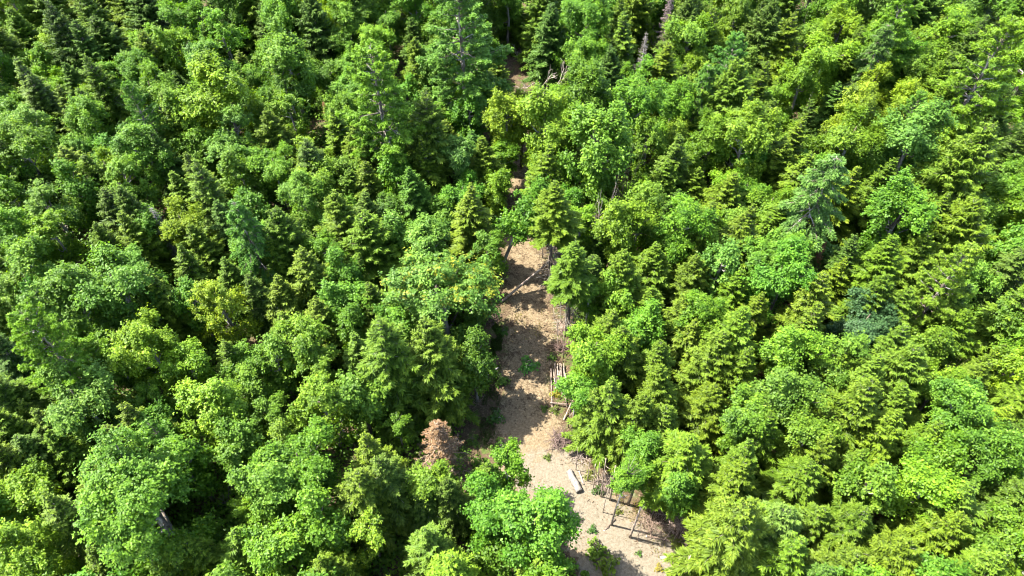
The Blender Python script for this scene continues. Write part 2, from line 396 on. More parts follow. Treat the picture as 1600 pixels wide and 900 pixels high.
# ------------------------------------------------------------------ the track's course in the photograph, (row, edge, edge)
EDGE = [(20, 806, 838), (60, 800, 830), (100, 792, 826), (150, 790, 830), (220, 786, 836), (290, 782, 842), (350, 781, 850), (430, 783, 862), (500, 788, 872), (560, 783, 866), (640, 776, 868), (700, 776, 884), (740, 800, 912), (780, 845, 944), (820, 880, 984), (860, 905, 1030), (905, 935, 1085), (960, 990, 1160), (1040, 1060, 1280)]
TL = [ray(a, y)[0] for y, a, b in EDGE]; TR = [ray(b, y)[0] for y, a, b in EDGE]
far = Vector((0.35*TL[0].y*.0, 40, 0))
TC = np.array([((a+b)/2)[:2] for a, b in zip(TL, TR)]); TW = np.array([(a-b).length/2 for a, b in zip(TL, TR)])
def dense(P, n=10):
    P = np.asarray(P); out = []
    for i in range(len(P)-1):
        p0, p1, p2, p3 = P[max(i-1, 0)], P[i], P[i+1], P[min(i+2, len(P)-1)]
        for t in np.linspace(0, 1, n, endpoint=False):
            out.append(.5*((2*p1)+(-p0+p2)*t+(2*p0-5*p1+4*p2-p3)*t*t+(-p0+3*p1-3*p2+p3)*t**3))
    out.append(P[-1]); return np.array(out)
DC = dense(TC); DW = dense(TW[:, None])[:, 0]
def track_dist(x, y):
    """distance from the track's middle divided by its half width there (arrays)"""
    x = np.atleast_1d(x); y = np.atleast_1d(y); out = np.empty(len(x)); absd = np.empty(len(x))
    for s in range(0, len(x), 4000):
        d = np.hypot(x[s:s+4000, None]-DC[None, :, 0], y[s:s+4000, None]-DC[None, :, 1])
        k = d.argmin(1); m = d[np.arange(len(k)), k]; out[s:s+4000] = m/DW[k]; absd[s:s+4000] = m-DW[k]
    return out, absd
def gz(x, y):
    """height of the forest floor"""
    x = np.asarray(x, float); y = np.asarray(y, float)
    h = .22*np.sin(x*.19+1.3)*np.cos(y*.16)+.16*np.sin(x*.43+y*.31)+.06*np.sin(x*1.1-y*.9)
    return h
def floor_z(x, y):
    x = np.atleast_1d(np.asarray(x, float)); y = np.atleast_1d(np.asarray(y, float))
    _, a = track_dist(x, y)
    return gz(x, y)*np.clip((a-.2)/3.5, 0, 1)

def ground_material():
    m, n, l = mat('forest_floor')
    out = n.new('ShaderNodeOutputMaterial'); p = n.new('ShaderNodeBsdfPrincipled'); p.inputs['Roughness'].default_value = .95; p.inputs['Specular IOR Level'].default_value = .15
    tc = n.new('ShaderNodeTexCoord')
    def noise(s, d=6, r=.6):
        a = n.new('ShaderNodeTexNoise'); a.inputs['Scale'].default_value = s; a.inputs['Detail'].default_value = d; a.inputs['Roughness'].default_value = r
        l.new(tc.outputs['Object'], a.inputs[0]); return a.outputs[0]
    def ramp(src, stops):
        r = n.new('ShaderNodeValToRGB'); e = r.color_ramp.elements
        while len(e) < len(stops): e.new(.5)
        for q, (pos, c) in zip(e, stops): q.position = pos; q.color = (*c, 1)
        l.new(src, r.inputs[0]); return r.outputs[0]
    def mix(f, a, b):
        x = n.new('ShaderNodeMix'); x.data_type = 'RGBA'; l.new(f, x.inputs[0]); l.new(a, x.inputs[6]); l.new(b, x.inputs[7]); return x.outputs[2]
    def mapr(src, a, b, c=0, d=1):
        x = n.new('ShaderNodeMapRange'); x.inputs[1].default_value = a; x.inputs[2].default_value = b; x.inputs[3].default_value = c; x.inputs[4].default_value = d; l.new(src, x.inputs[0]); return x.outputs[0]
    fine = noise(9.0, 8, .75); mid = noise(1.6); big = noise(.35)
    litter = ramp(fine, [(.30, (.025, .0165, .009)), (.5, (.058, .040, .022)), (.70, (.115, .084, .050))])
    moss = ramp(fine, [(.3, (.022, .036, .008)), (.7, (.066, .088, .018))])
    col = mix(mapr(mid, .50, .62), litter, moss)
    dirt = ramp(fine, [(.28, (.064, .044, .023)), (.5, (.120, .090, .052)), (.72, (.185, .146, .094))])
    at = n.new('ShaderNodeAttribute'); at.attribute_name = 'trail'
    ad = n.new('ShaderNodeMath'); ad.operation = 'ADD'; l.new(at.outputs['Fac'], ad.inputs[0]); l.new(mapr(mid, .3, .7, -.28, .28), ad.inputs[1])
    a2 = n.new('ShaderNodeMath'); a2.operation = 'ADD'; l.new(ad.outputs[0], a2.inputs[0]); l.new(mapr(fine, .3, .7, -.22, .22), a2.inputs[1])
    col = mix(mapr(a2.outputs[0], .38, .62), col, dirt)
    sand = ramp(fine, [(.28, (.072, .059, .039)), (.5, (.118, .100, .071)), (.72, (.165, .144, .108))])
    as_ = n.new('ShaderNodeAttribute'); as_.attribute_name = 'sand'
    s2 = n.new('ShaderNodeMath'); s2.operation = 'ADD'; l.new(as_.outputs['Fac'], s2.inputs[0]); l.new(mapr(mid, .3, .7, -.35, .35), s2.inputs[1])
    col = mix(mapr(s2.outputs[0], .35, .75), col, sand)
    l.new(col, p.inputs['Base Color'])
    b = n.new('ShaderNodeBump'); b.inputs['Strength'].default_value = .9; b.inputs['Distance'].default_value = .06
    l.new(fine, b.inputs['Height']); l.new(b.outputs[0], p.inputs['Normal']); l.new(p.outputs[0], out.inputs[0])
    return m
M_GROUND = ground_material()
def trail_value(x, y):
    """how much bare dirt the floor has: the last stretch (near the camera) is wide and bare"""
    q, a = track_dist(x, y)
    near = np.clip((20-np.asarray(y))/5, 0, 1)
    return np.clip(.62-np.maximum(a, 0)*(.75-.40*near), 0, 1)
def build_ground():
    fx = np.concatenate([[-2500, -900, -400, -200], np.arange(-100, 100.1, 1.0), [200, 400, 900, 2500]])
    fy = np.concatenate([[-2500, -900, -300, -100, -40], np.arange(-10, 125.1, 1.0), [160, 250, 500, 1100, 3000]])
    X, Y = np.meshgrid(fx, fy); x = X.ravel(); y = Y.ravel()
    z = floor_z(x, y); z[(np.abs(x) > 150) | (y > 150) | (y < -60)] = 0
    nx = len(fx); i = (np.arange(len(fy)-1)[:, None]*nx+np.arange(nx-1)[None]).ravel()
    F = np.stack([i, i+1, i+nx+1, i+nx], 1)
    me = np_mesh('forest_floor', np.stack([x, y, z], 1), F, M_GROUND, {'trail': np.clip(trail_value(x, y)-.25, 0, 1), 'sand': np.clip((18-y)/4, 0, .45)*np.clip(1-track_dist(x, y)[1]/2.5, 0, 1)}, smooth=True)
    return tag(link('ground', me), 'brown forest floor of leaf litter and moss under the trees', kind='structure')
build_ground()
def build_track():
    n = len(DC); k = 13; tan = unit(np.gradient(DC, axis=0)); nor = np.stack([-tan[:, 1], tan[:, 0]], 1)
    u = np.linspace(-1, 1, k)
    s = np.arange(n)
    jl = 1+.07*np.sin(s*.9)+.06*np.sin(s*2.3+1)+rng.normal(size=n)*.03; jr = 1+.07*np.sin(s*1.1+2)+.06*np.sin(s*2.7)+rng.normal(size=n)*.03
    ww = np.where(u[None] < 0, jl[:, None], jr[:, None])*DW[:, None]*1.12
    P = DC[:, None]+nor[:, None]*(u[None]*ww)[..., None]
    rut = -.045*(np.exp(-((np.abs(u)-.45)/.16)**2))[None]*np.ones((n, 1))
    z = .055+rut+.02*np.cos(u*1.4)[None]+rng.normal(size=(n, k))*.008; z[:, [0, -1]] = .006
    V = np.concatenate([P, z[..., None]], -1).reshape(-1, 3)
    i = (np.arange(n-1)[:, None]*k+np.arange(k-1)[None]).ravel(); F = np.stack([i, i+k, i+k+1, i+1], 1)
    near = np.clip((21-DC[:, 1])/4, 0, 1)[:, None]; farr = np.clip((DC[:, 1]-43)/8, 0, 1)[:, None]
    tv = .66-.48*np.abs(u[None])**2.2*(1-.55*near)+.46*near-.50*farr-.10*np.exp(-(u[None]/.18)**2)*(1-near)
    me = np_mesh('track', V, F, M_GROUND, {'trail': tv.ravel(), 'sand': (np.clip((19.5-DC[:, 1])/3, 0, .9)[:, None]*(1-.45*np.abs(u[None])**3)+.22*np.exp(-((DC[:, 1]-29)/1.6)**2)[:, None]).ravel()}, smooth=True)  # sand is paler at the near bend; the weak mid-track band paints a sunlit strip
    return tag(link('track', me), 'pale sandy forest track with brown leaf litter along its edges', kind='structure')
build_track()

def off_track(p, need=1.08):
    """a trunk never stands in the track: move it to the nearer side"""
    q, a = track_dist(p.x, p.y)
    if q[0] >= need: return p
    d = np.hypot(DC[:, 0]-p.x, DC[:, 1]-p.y); k = d.argmin()
    s = 1 if p.x >= DC[k, 0] else -1
    return Vector((DC[k, 0]+s*DW[k]*need, p.y, p.z))

# ------------------------------------------------------------------ trees, as read off the photograph
# spruces: apex x, apex y, crown width (px), tone;  broadleaf: crown centre x, y, width, tone
SPRUCES = '''12 10 50 o;60 2 60 d;110 35 60 d;152 25 55 d;140 85 60 o;20 85 55 o;42 112 50 d;88 138 50 o;126 140 50 o;217 52 50 o;318 33 38 o;262 98 38 o;252 152 52 o;246 205 45 d;95 228 56 o;118 240 46 d;300 248 60 o
412 12 50 d;480 -8 55 d;650 60 48 o;773 78 36 o;408 166 58 o;520 166 52 o;546 190 46 o;470 212 60 d;656 140 82 o;668 218 50 o;570 206 58 o;566 258 54 o;538 266 50 o;755 220 52 o;645 262 50 g;460 240 50 o
862 4 52 d;970 -4 54 o;984 22 50 o;1082 -4 55 d;1110 10 50 o;1192 8 55 d;955 76 56 d;1040 66 54 o;1070 100 54 o;1160 98 82 o;1196 92 50 o;1086 156 34 g;1065 206 62 d;850 230 62 o;872 268 46 o;1045 252 54 o;1092 258 46 o;1145 262 60 o
1214 6 55 d;1230 22 62 o;1346 46 62 o;1490 16 55 o;1540 26 64 d;1586 138 56 d;1470 102 58 o;1482 138 54 o;1512 128 60 d;1500 178 52 o;1215 156 62 o;1252 182 54 o;1545 190 92 o;1225 216 58 o;1272 238 62 o;1330 258 62 o;1390 250 54 o
150 290 72 d;186 300 56 d;190 328 52 o;146 352 44 o;275 382 52 o;350 402 50 o;386 428 44 d;230 416 64 o;214 470 50 o;345 538 48 o
428 320 72 o;520 296 66 o;562 300 54 d;571 336 84 o;415 372 62 o;442 358 50 d;465 392 68 o;735 292 64 o;634 398 54 o;660 404 50 o;580 446 54 o;485 472 54 o;430 438 54 o;440 498 54 o;592 492 116 o;676 500 88 o
936 346 34 d;1170 326 62 o;1160 362 54 o;1110 316 54 o;930 392 52 d;985 386 62 o;1035 382 62 o;1090 406 54 o;1155 426 56 o;1025 446 58 o;1066 462 54 o;1095 496 54 o;945 478 62 o;985 506 84 o;1040 542 62 o;1052 574 60 o;1150 474 74 o;1130 516 62 o;1186 456 56 o;1176 538 60 o
1225 316 62 o;1266 328 52 o;1320 406 54 o;1345 366 58 d;1290 436 72 o;1376 432 62 o;1400 376 72 o;1450 366 62 o;1490 306 62 o;1542 314 84 o;1470 428 62 o;1512 438 58 d;1265 486 62 o;1430 456 74 o;1400 516 62 o;1432 546 84 o;1380 568 60 o;1520 496 64 o;1540 556 62 o;1575 545 54 o
12 612 56 d;40 622 46 o;66 642 54 o;186 640 64 o;150 682 74 o;78 684 54 o;20 682 66 d;135 732 64 o;55 782 88 o;355 832 86 o;300 852 60 o;130 872 60 o
570 676 64 o;592 708 74 d;550 720 86 o;705 748 48 d;660 768 50 d;500 866 64 o;670 826 76 o;690 876 86 l;758 730 54 o
855 874 66 l;962 588 64 o;938 606 48 o;1040 636 64 o;1002 616 58 o;1086 686 86 o;1120 606 64 o;1182 686 64 o;1160 722 84 o;1130 772 116 o;1192 788 76 o;1180 850 80 o;1215 646 60 o
1380 606 84 o;1396 650 76 o;1570 632 62 l;1310 686 60 o;1350 698 64 o;1470 676 64 o;1265 726 84 o;1530 756 86 o;1360 786 96 o;1225 796 96 p;1290 798 76 o;1500 802 70 o;1412 846 104 o;1332 858 84 o;1572 868 84 o;1252 878 80 d;1320 556 56 o;1118 840 58 p'''
BROAD = '''60 205 62 b;30 196 52 m;142 190 62 m;285 30 62 e;370 20 56 m;276 86 56 l;350 62 64 m;330 106 70 d;220 116 60 e;240 146 70 m;345 160 92 l;290 182 62 m;370 206 60 b;228 232 72 m;40 242 84 m;170 266 62 l;350 246 56 b;376 272 56 m;200 286 62 m;14 276 56 m
440 32 62 m;500 30 62 l;560 18 62 m;452 100 84 m;448 142 64 d;545 46 60 m;592 72 54 l;604 30 52 m;650 18 52 e;668 110 54 b;716 116 62 l;767 142 46 b;455 182 52 m;733 178 52 e;715 252 54 b;792 190 64 y;610 236 36 b;620 276 54 m;500 286 56 l;430 262 62 m
806 4 50 m;914 42 86 e;1026 16 36 m;1150 22 56 m;918 98 58 m;1076 60 72 l;870 166 46 l;910 156 74 d;1007 130 54 e;980 180 92 m;1050 166 64 m;816 176 62 y;852 202 76 y;930 240 96 m;1010 226 66 m;1110 224 72 m;1160 220 84 l;1172 252 46 e
1265 66 46 m;1312 52 54 l;1380 62 64 b;1478 52 72 l;1572 22 62 m;1292 90 72 l;1405 96 54 e;1432 122 54 m;1360 140 54 y;1336 176 74 y;1416 170 60 y;1330 216 84 m;1420 226 94 b;1466 216 56 l;1482 270 62 m;1592 232 56 e;1592 272 62 m;1447 290 36 y;1250 130 60 l
20 322 56 m;80 330 74 b;32 366 74 e;86 370 64 m;286 350 66 y;236 362 54 m;392 330 54 b;210 420 56 b;62 430 96 m;30 462 72 m;186 450 114 b;122 480 94 b;300 470 54 e;346 482 74 y;165 540 56 m;236 546 94 l;140 566 56 e;296 572 64 l;382 560 48 e;190 576 64 m;120 300 60 m
470 310 64 b;622 366 56 b;510 396 54 e;536 430 54 m;666 382 64 b;690 330 38 m;762 392 52 m;430 560 64 b;482 540 74 m;546 510 54 e;500 576 64 m;742 562 64 d;610 330 40 d
886 320 46 e;906 352 56 l;972 356 76 l;1002 330 72 m;1062 350 84 m;1106 366 56 l;1126 416 66 b;1182 410 56 m;966 456 56 l;922 462 46 m;1086 490 74 m;1062 520 34 l;930 552 94 l;1130 300 50 l
1402 346 86 e;1572 312 56 m;1586 392 64 m;1226 400 74 m;1258 396 44 b;1222 440 84 e;1236 552 84 l;1312 562 84 m;1582 490 66 m;1582 582 56 l
126 626 104 b;240 620 46 l;332 642 84 l;250 682 66 m;376 692 66 b;225 784 176 m;286 726 74 m;60 776 74 l;22 832 64 l;386 802 46 l;270 880 66 m;40 882 104 y;165 770 60 l
426 652 56 m;446 676 54 l;506 632 86 l;560 620 76 m;622 666 38 e;470 722 116 m;430 764 96 m;666 756 66 l;576 830 66 y;500 820 86 m;440 862 84 m;772 792 96 e;792 732 64 m
838 826 112 e;902 616 54 e;1002 702 56 m;976 742 50 e;1062 762 56 m;1162 660 76 m
1226 622 86 b;1312 622 44 y;1502 650 94 m;1256 690 74 m;1466 722 76 m;1546 710 86 m;1350 760 76 m;1440 770 84 l;1586 780 56 m;1572 830 76 m;1522 860 64 m'''
TONE_B = {'l': (.112, .202, .013), 'm': (.086, .168, .013), 'e': (.078, .172, .014), 'b': (.094, .176, .021), 'y': (.128, .202, .012), 'd': (.064, .130, .012)}
NAME_B = {'l': 'lime green', 'm': 'mid green', 'e': 'vivid green', 'b': 'pale bluish', 'y': 'yellowish', 'd': 'deep green'}
TONE_S = {'o': (.066, .112, .007), 'd': (.045, .086, .009), 'g': (.054, .114, .013), 'l': (.092, .160, .009), 'p': (.078, .124, .018)}
NAME_S = {'o': 'olive green', 'd': 'dark green', 'g': 'blue green', 'l': 'yellow green', 'p': 'pale olive'}
TREES = []       # (root, px, py of the crown, kind word, tone word, width)
def jit(c, s=.12):
    b = rnd(1-s, 1+s); return (c[0]*b*rnd(.90, 1.12), c[1]*b, c[2]*b*rnd(.8, 1.25), 1)
_cnt = 0
def root_empty(name, p):
    o = link(name, None); o.location = p; o.empty_display_size = .5; return o
def add_spruce(px, py, wpx, tone, fh=None, mesh=None, base=None, clen=None):
    global _cnt; _cnt += 1
    h = fh or 9.0; hv = rnd(.88, 1.2)
    for _ in range(4):
        p, z = ray(px, py, h); wm = wpx*z/FPX*1.62
        if base is not None: p = base; wm = wpx*ray(base.x, 0)[1]/FPX if False else wpx*44.0/FPX*1.3
        elif not fh: h = min(10.5, max(4.2, (2.6+1.08*wm)*hv))
    if base is None and not (150 < py < 335 or pix((p.x, p.y, 0))[1] < 40): p = off_track(p)
    k = (10+_cnt % 3 if wm > 4.3 else _cnt*3 % 10) if mesh is None else mesh
    cr, tr = P_S[k]
    gzv = float(floor_z(p.x, p.y)[0])
    o = root_empty('spruce_tree', (p.x, p.y, gzv))
    s = wm/2/S_RAD[k]; sz = h/10.0; rz = rnd(0, 6.28); lx, ly = rnd(-.06, .06), rnd(-.06, .06)
    t = link('trunk', tr, o); c = link('crown', cr, o)
    for q in (t, c): q.rotation_euler = (lx, ly, rz); q.scale = (s, s, sz)
    t.scale = (max(s, .7), max(s, .7), sz)
    if clen: c.scale[2] = clen/10; c.location.z = h-clen
    c.color = jit(TONE_S[tone])
    TREES.append([o, px, py+wpx*.45, 'spruce', NAME_S[tone], wpx, h])
    return o
def add_broad(px, py, wpx, tone, fh=None, style=None, yellow=False, keep=False):
    global _cnt; _cnt += 1
    h = fh or 6.0
    for _ in range(4):
        p, z = ray(px, py, h); wm = wpx*z/FPX*1.06
        if not fh: h = min(6.4, max(2.6, 2.1+.98*wm))
    if not keep and not (150 < py < 335 or pix((p.x, p.y, 0))[1] < 40): p = off_track(p)
    r = wm/2
    size = 'small' if r < 1.42 else 'mid' if r < 2.3 else 'big'
    L = P_B[size]; k = (_cnt*7) % len(L) if style is None else style
    cr, cy, tr, zb, eff = L[k]
    gzv = float(floor_z(p.x, p.y)[0])
    o = root_empty('broadleaf_tree', (p.x, p.y, gzv))
    s = r/eff*rnd(.97, 1.08); rz = rnd(0, 6.28); cz = h-gzv
    t = link('trunk', tr, o, (0, 0, cz)); c = link('crown', cy if yellow else cr, o, (0, 0, cz))
    sz = s*rnd(.9, 1.15)
    for q in (t, c): q.rotation_euler = (0, 0, rz); q.scale = (s, s, sz)
    need = cz/abs(zb*1.5)
    t.scale = (s, s, max(sz, need))
    c.color = jit(TONE_B[tone])
    TREES.append([o, px, py, 'leafy tree', NAME_B[tone], wpx, h])
    return o
random.seed(11)
for bx, by, ax, ay, wd, cl_ in ((858, 456, 852, 288, 66, 4.6), (885, 524, 889, 384, 60, 4.4), (870, 424, 872, 318, 44, 3.4)):
    bb = ray(bx, by)[0]; add_spruce(ax, ay, wd, 'o', fh=height_at(bb, ay), base=bb, clen=cl_)
add_broad(784, 250, 48, 'm', fh=3.2, keep=True); add_broad(776, 296, 48, 'l', fh=3.4, keep=True); add_broad(846, 268, 44, 'm', fh=3.4, keep=True)
bb = ray(779, 424)[0]; hh = height_at(bb, 322)
o = add_broad(779, 322, 66, 'm', fh=hh, keep=True); o.rotation_euler[1] = .30; TREES[-1][1] = 815
for row in SPRUCES.replace('\n', ';').split(';'):
    a = row.split(); add_spruce(float(a[0]), float(a[1]), float(a[2]), a[3])
for row in BROAD.replace('\n', ';').split(';'):
    a = row.split(); add_broad(float(a[0]), float(a[1]), float(a[2]), a[3])

TONE_P = {'m': (.078, .172, .020), 'l': (.104, .198, .014), 'p': (.096, .176, .026), 'y': (.118, .195, .015)}
NAME_P = {'m': 'blue green', 'l': 'bright green', 'p': 'pale green', 'y': 'yellow green'}
def add_pine(px, py, wpx, tone, k, label=None, fh=None):
    h = fh or 10.0
    for _ in range(4):
        p, z = ray(px, py, h); wm = wpx*z/FPX*1.05
        if not fh: h = min(14.0, max(6.5, 4.5+1.5*wm))
    p = off_track(p)
    tr, boughs = P_P[k]; rb = (3.0, 3.2, 2.9)[k]
    o = root_empty('pine_tree', (p.x, p.y, float(floor_z(p.x, p.y)[0])))
    s = wm/2/rb; sz = h/12.0; rz = rnd(0, 6.28); col = jit(TONE_P[tone], .06)
    def put(q): q.rotation_euler = (0, 0, rz); q.scale = (s, s, sz)
    t = link('trunk', tr, o); put(t); t.scale = (max(s, .7), max(s, .7), sz)
    for b, nmesh in boughs:
        q = link('bough', b, o); put(q)
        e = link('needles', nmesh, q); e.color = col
    TREES.append([o, px, py+wpx*.4, 'pine', NAME_P[tone], wpx, h])
    if label: tag(o, label, 'tree', 'pines standing in the forest')
    return o
def add_dead(px, py, wpx, k, wood, needles, label, fh=None):
    h = fh or 7.0
    for _ in range(4):
        p, z = ray(px, py, h); wm = wpx*z/FPX*1.1
        if not fh: h = min(10.0, max(4.0, 3.0+1.7*wm))
    p = off_track(p)
    tr, br, cr = P_D[k]
    o = root_empty('dead_spruce', (p.x, p.y, float(floor_z(p.x, p.y)[0])))
    s = wm/2/1.9; sz = h/10; rz = rnd(0, 6.28)
    for nme, me, c in (('trunk', tr, wood), ('branches', br, wood), ('crown', cr, needles)):
        if me is None: continue
        q = link(nme, me, o); q.rotation_euler = (0, 0, rz); q.scale = (s, s, sz); q.color = (*c, 1)
        if nme == 'crown': q.name = 'dead_needles'
    return tag(o, label, 'dead tree', 'dead conifers among the green trees')

# --- the trees one can tell apart at once
o = add_broad(688, 462, 158, 'l', fh=4.3, style=3, yellow=True); BIRCH = o
for q in o.children:
    if q.name.startswith('crown'): q.color = (.085, .165, .022, 1)
tag(o, 'broad green tree with yellow turning branch tips beside the track', 'tree'); TREES.pop()
for a in ((714, -34, 152, 'm', 0, 'huge blue green pine beside the far end of the track'),
          (576, 66, 142, 'l', 1, 'tall bright green pine whose bare trunk shows below its crown'),
          (1152, 56, 84, 'm', 0, None), (1108, 100, 60, 'm', 2, None), (1420, -14, 92, 'l', 1, None),
          (1582, 36, 130, 'l', 0, 'large bright green pine with layered boughs cut by the right picture edge'),
          (1312, 236, 118, 'p', 2, 'pale pine with drooping boughs above a brown dead treetop'),
          (1440, 146, 62, 'm', 0, None), (30, 486, 130, 'l', 1, 'large bright green pine cut by the left picture edge'),
          (366, 318, 84, 'm', 2, 'soft blue green pine with a smooth feathery crown'), (200, 136, 64, 'm', 0, None), (38, 436, 64, 'm', 1, None),
          (1520, 384, 98, 'y', 0, 'yellow green pine with pale boughs among olive spruces'), (1388, 40, 66, 'p', 2, None), (230, 660, 60, 'm', 1, None)):
    add_pine(*a)
    if a[5]: TREES.pop()
add_dead(680, 655, 112, 0, (1.05, .86, .66), (.135, .083, .040), 'rust brown dead spruce with grey lower branches beside the track', fh=5.2)
add_dead(1010, 50, 48, 1, (.78, .77, .76), None, 'silver grey dead spruce, bare and slim, the lower of two')
add_dead(1050, -14, 50, 0, (.66, .61, .60), (.16, .125, .115), 'purplish grey dead spruce against the upper picture edge')
add_dead(1293, 372, 34, 0, (.8, .65, .5), (.25, .115, .045), 'small rusty brown dead treetop below the drooping pine')
add_dead(504, 156, 26, 0, (.8, .65, .5), (.27, .16, .07), 'tiny light brown dead spruce below the tall pine')
add_dead(232, 318, 50, 2, (.9, .9, .9), None, 'bare grey dead spruce in shade beside a tall dark spruce')

# --- edge rows: trees whose tops lie beyond the picture's edge but whose crowns reach into it
random.seed(23)
for x in range(-40, 1660, 52):
    for yy in (-38, -86):
        xx = x+rnd(-14, 14)+(26 if yy < -50 else 0)
        if random.random() < .52: add_spruce(xx, yy+rnd(-12, 12), rnd(50, 64), random.choice('ooodd'))
        else: add_broad(xx, yy+26+rnd(-10, 12), rnd(52, 74), random.choice('mmmlbe'))
for y in range(20, 940, 62):
    for xe in (-22, 1624):
        xx = xe+rnd(-10, 10); yy = y+rnd(-14, 14); wd = 56+y*.03
        if random.random() < (.45 if xe < 0 else .6): add_spruce(xx, yy, wd, random.choice('oood'))
        else: add_broad(xx, yy, wd+8, random.choice('mmlbe'))
for x in range(10, 1600, 84):
    if 880 < x < 1090: continue
    xx = x+rnd(-16, 16)
    if random.random() < .5: add_spruce(xx, 922+rnd(-10, 14), 76, random.choice('oool'))
    else: add_broad(xx, 936+rnd(-10, 12), 88, random.choice('mmle'))

# --- smaller trees standing in the gaps between the tall ones
def infill(limit_s, limit_b):
    xy = [(r[0].location.x, r[0].location.y, r[5]) for r in TREES]; px0 = np.array([q[:2] for q in xy])
    wr = np.array([q[2] for q in xy])*np.hypot(np.hypot(px0[:, 0], px0[:, 1]), CAM_H)/FPX*.5
    rr = random.Random(41); n_s = n_b = 0; pts = px0.tolist(); wr = wr.tolist()
    cand = []
    for _ in range(9000):
        y = rr.uniform(10, 78); x = rr.uniform(-1, 1)*(28+.72*y); u, v = pix((x, y, 2.0))
        if not (0 < u < 1600 and 0 < v < 900) or (640 < u < 960 and v > 330) or (u > 900 and u < 1120 and v > 650): continue
        if any(abs(u-a) < w_ and -22 < v-b < 62 for a, b, w_ in ((856, 104, 62), (815, 85, 40), (955, 320, 40), (972, 96, 36), (1270, 30, 36), (206, 188, 40), (985, 260, 26), (1010, 80, 26), (1050, 20, 26), (684, 690, 50), (1293, 395, 28), (504, 168, 22), (232, 335, 34), (1318, 320, 60))): continue
        cand.append((x, y))
    for need in (1.7, 1.4, 1.15):
        for x, y in cand:
            if n_s >= limit_s and n_b >= limit_b: return
            if track_dist(x, y)[1][0] < 1.0: continue
            d = np.hypot(np.array(pts)[:, 0]-x, np.array(pts)[:, 1]-y)-np.array(wr)*.55
            if d.min() < need: continue
            wm = min(d.min()*1.9+.9, 3.0)
            if (rr.random() < .34 and n_s < limit_s) or n_b >= limit_b:
                h = 2.6+1.1*wm; u, v = pix((x, y, h)); z = (Vector((x, y, h-CAM_H))).dot(FW); add_spruce(u, v, wm*FPX/z/1.55, rr.choice('oodg'), fh=h); n_s += 1
            else:
                h = 1.1+.8*wm; u, v = pix((x, y, h)); z = (Vector((x, y, h-CAM_H))).dot(FW); add_broad(u, v, wm*FPX/z/1.06, rr.choice('mmlbe'), fh=h); n_b += 1
            pts.append((x, y)); wr.append(wm*.5)
random.seed(29); infill(60, 140)

# --- sapling on a thin bare stem by the track's bend
b = ray(974, 819)[0]; o = add_broad(976, 750, 44, 'e', fh=height_at(b, 748), style=0, keep=True); TREES.pop()
tag(o, 'young vivid green tree on a thin bare stem at the bend of the track', 'tree')

# --- undergrowth: a shrub layer nobody could count
def inside(P, x, y):
    P = np.asarray(P); r = np.zeros(len(x), bool); j = len(P)-1
    for i in range(len(P)):
        c = ((P[i, 1] > y) != (P[j, 1] > y)) & (x < (P[j, 0]-P[i, 0])*(y-P[i, 1])/(P[j, 1]-P[i, 1]+1e-9)+P[i, 0]); r ^= c; j = i
    return r
BARE = [[ray(a, b)[0][:2] for a, b in q] for q in (
    [(855, 440), (900, 440), (905, 560), (925, 690), (1000, 745), (1075, 800), (1150, 905), (1000, 905), (860, 700)],
    [(680, 575), (790, 560), (790, 725), (700, 715)], [(740, 440), (790, 440), (790, 520), (750, 520)])]
def build_undergrowth():
    global rng
    rng = np.random.default_rng(77)
    n = 19000
    y = rng.uniform(7, 92, n); x = rng.uniform(-1, 1, n)*(34+y*.75)
    q, a = track_dist(x, y)
    bare = np.zeros(n, bool)
    for P in BARE: bare |= inside(P, x, y)
    clump = np.sin(x*.55+1)*np.sin(y*.5+2)+.6*np.sin(x*1.3-y*.9)
    keep = (a > .05+.8*rng.random(n)**2) & (clump > -1.0) & (~bare)
    x, y = x[keep], y[keep]; n = len(x); h = rng.uniform(.5, 2.9, n)*np.clip(.65+.3*clump[keep], .5, 1.2)
    h *= np.clip(a[keep]/3.5, .22, 1)
    z = floor_z(x, y); m = 60
    r = h*rng.uniform(.45, .8, n)+.15
    d = unit(rng.normal(size=(n, m, 3))); d[..., 2] = np.abs(d[..., 2])
    c = np.stack([x, y, z], 1)[:, None]+d*np.stack([r, r, h], 1)[:, None]*(rng.uniform(.45, 1, (n, m, 1))**.6)
    N = d*.6+np.array([0, 0, .8])+rng.normal(size=(n, m, 3))*.4
    L = rng.uniform(.13, .26, n*m); tone = np.repeat(np.clip(rng.normal(.95, .16, n), .5, 1.4), m)*rng.uniform(.8, 1.2, n*m)
    V, F = leaves(c.reshape(-1, 3), N.reshape(-1, 3), L, L*.62, (d+rng.normal(size=d.shape)*.5).reshape(-1, 3))
    me = np_mesh('undergrowth', V, F, M_LEAF, {'tone': np.repeat(np.clip(tone, .45, 1.5), 4), 'patch': np.zeros(len(V))})
    o = link('undergrowth', me); o.color = (.086, .168, .015, 1)
    tag(o, 'dense low green shrubs filling the gaps between the trees', kind='stuff')
build_undergrowth()
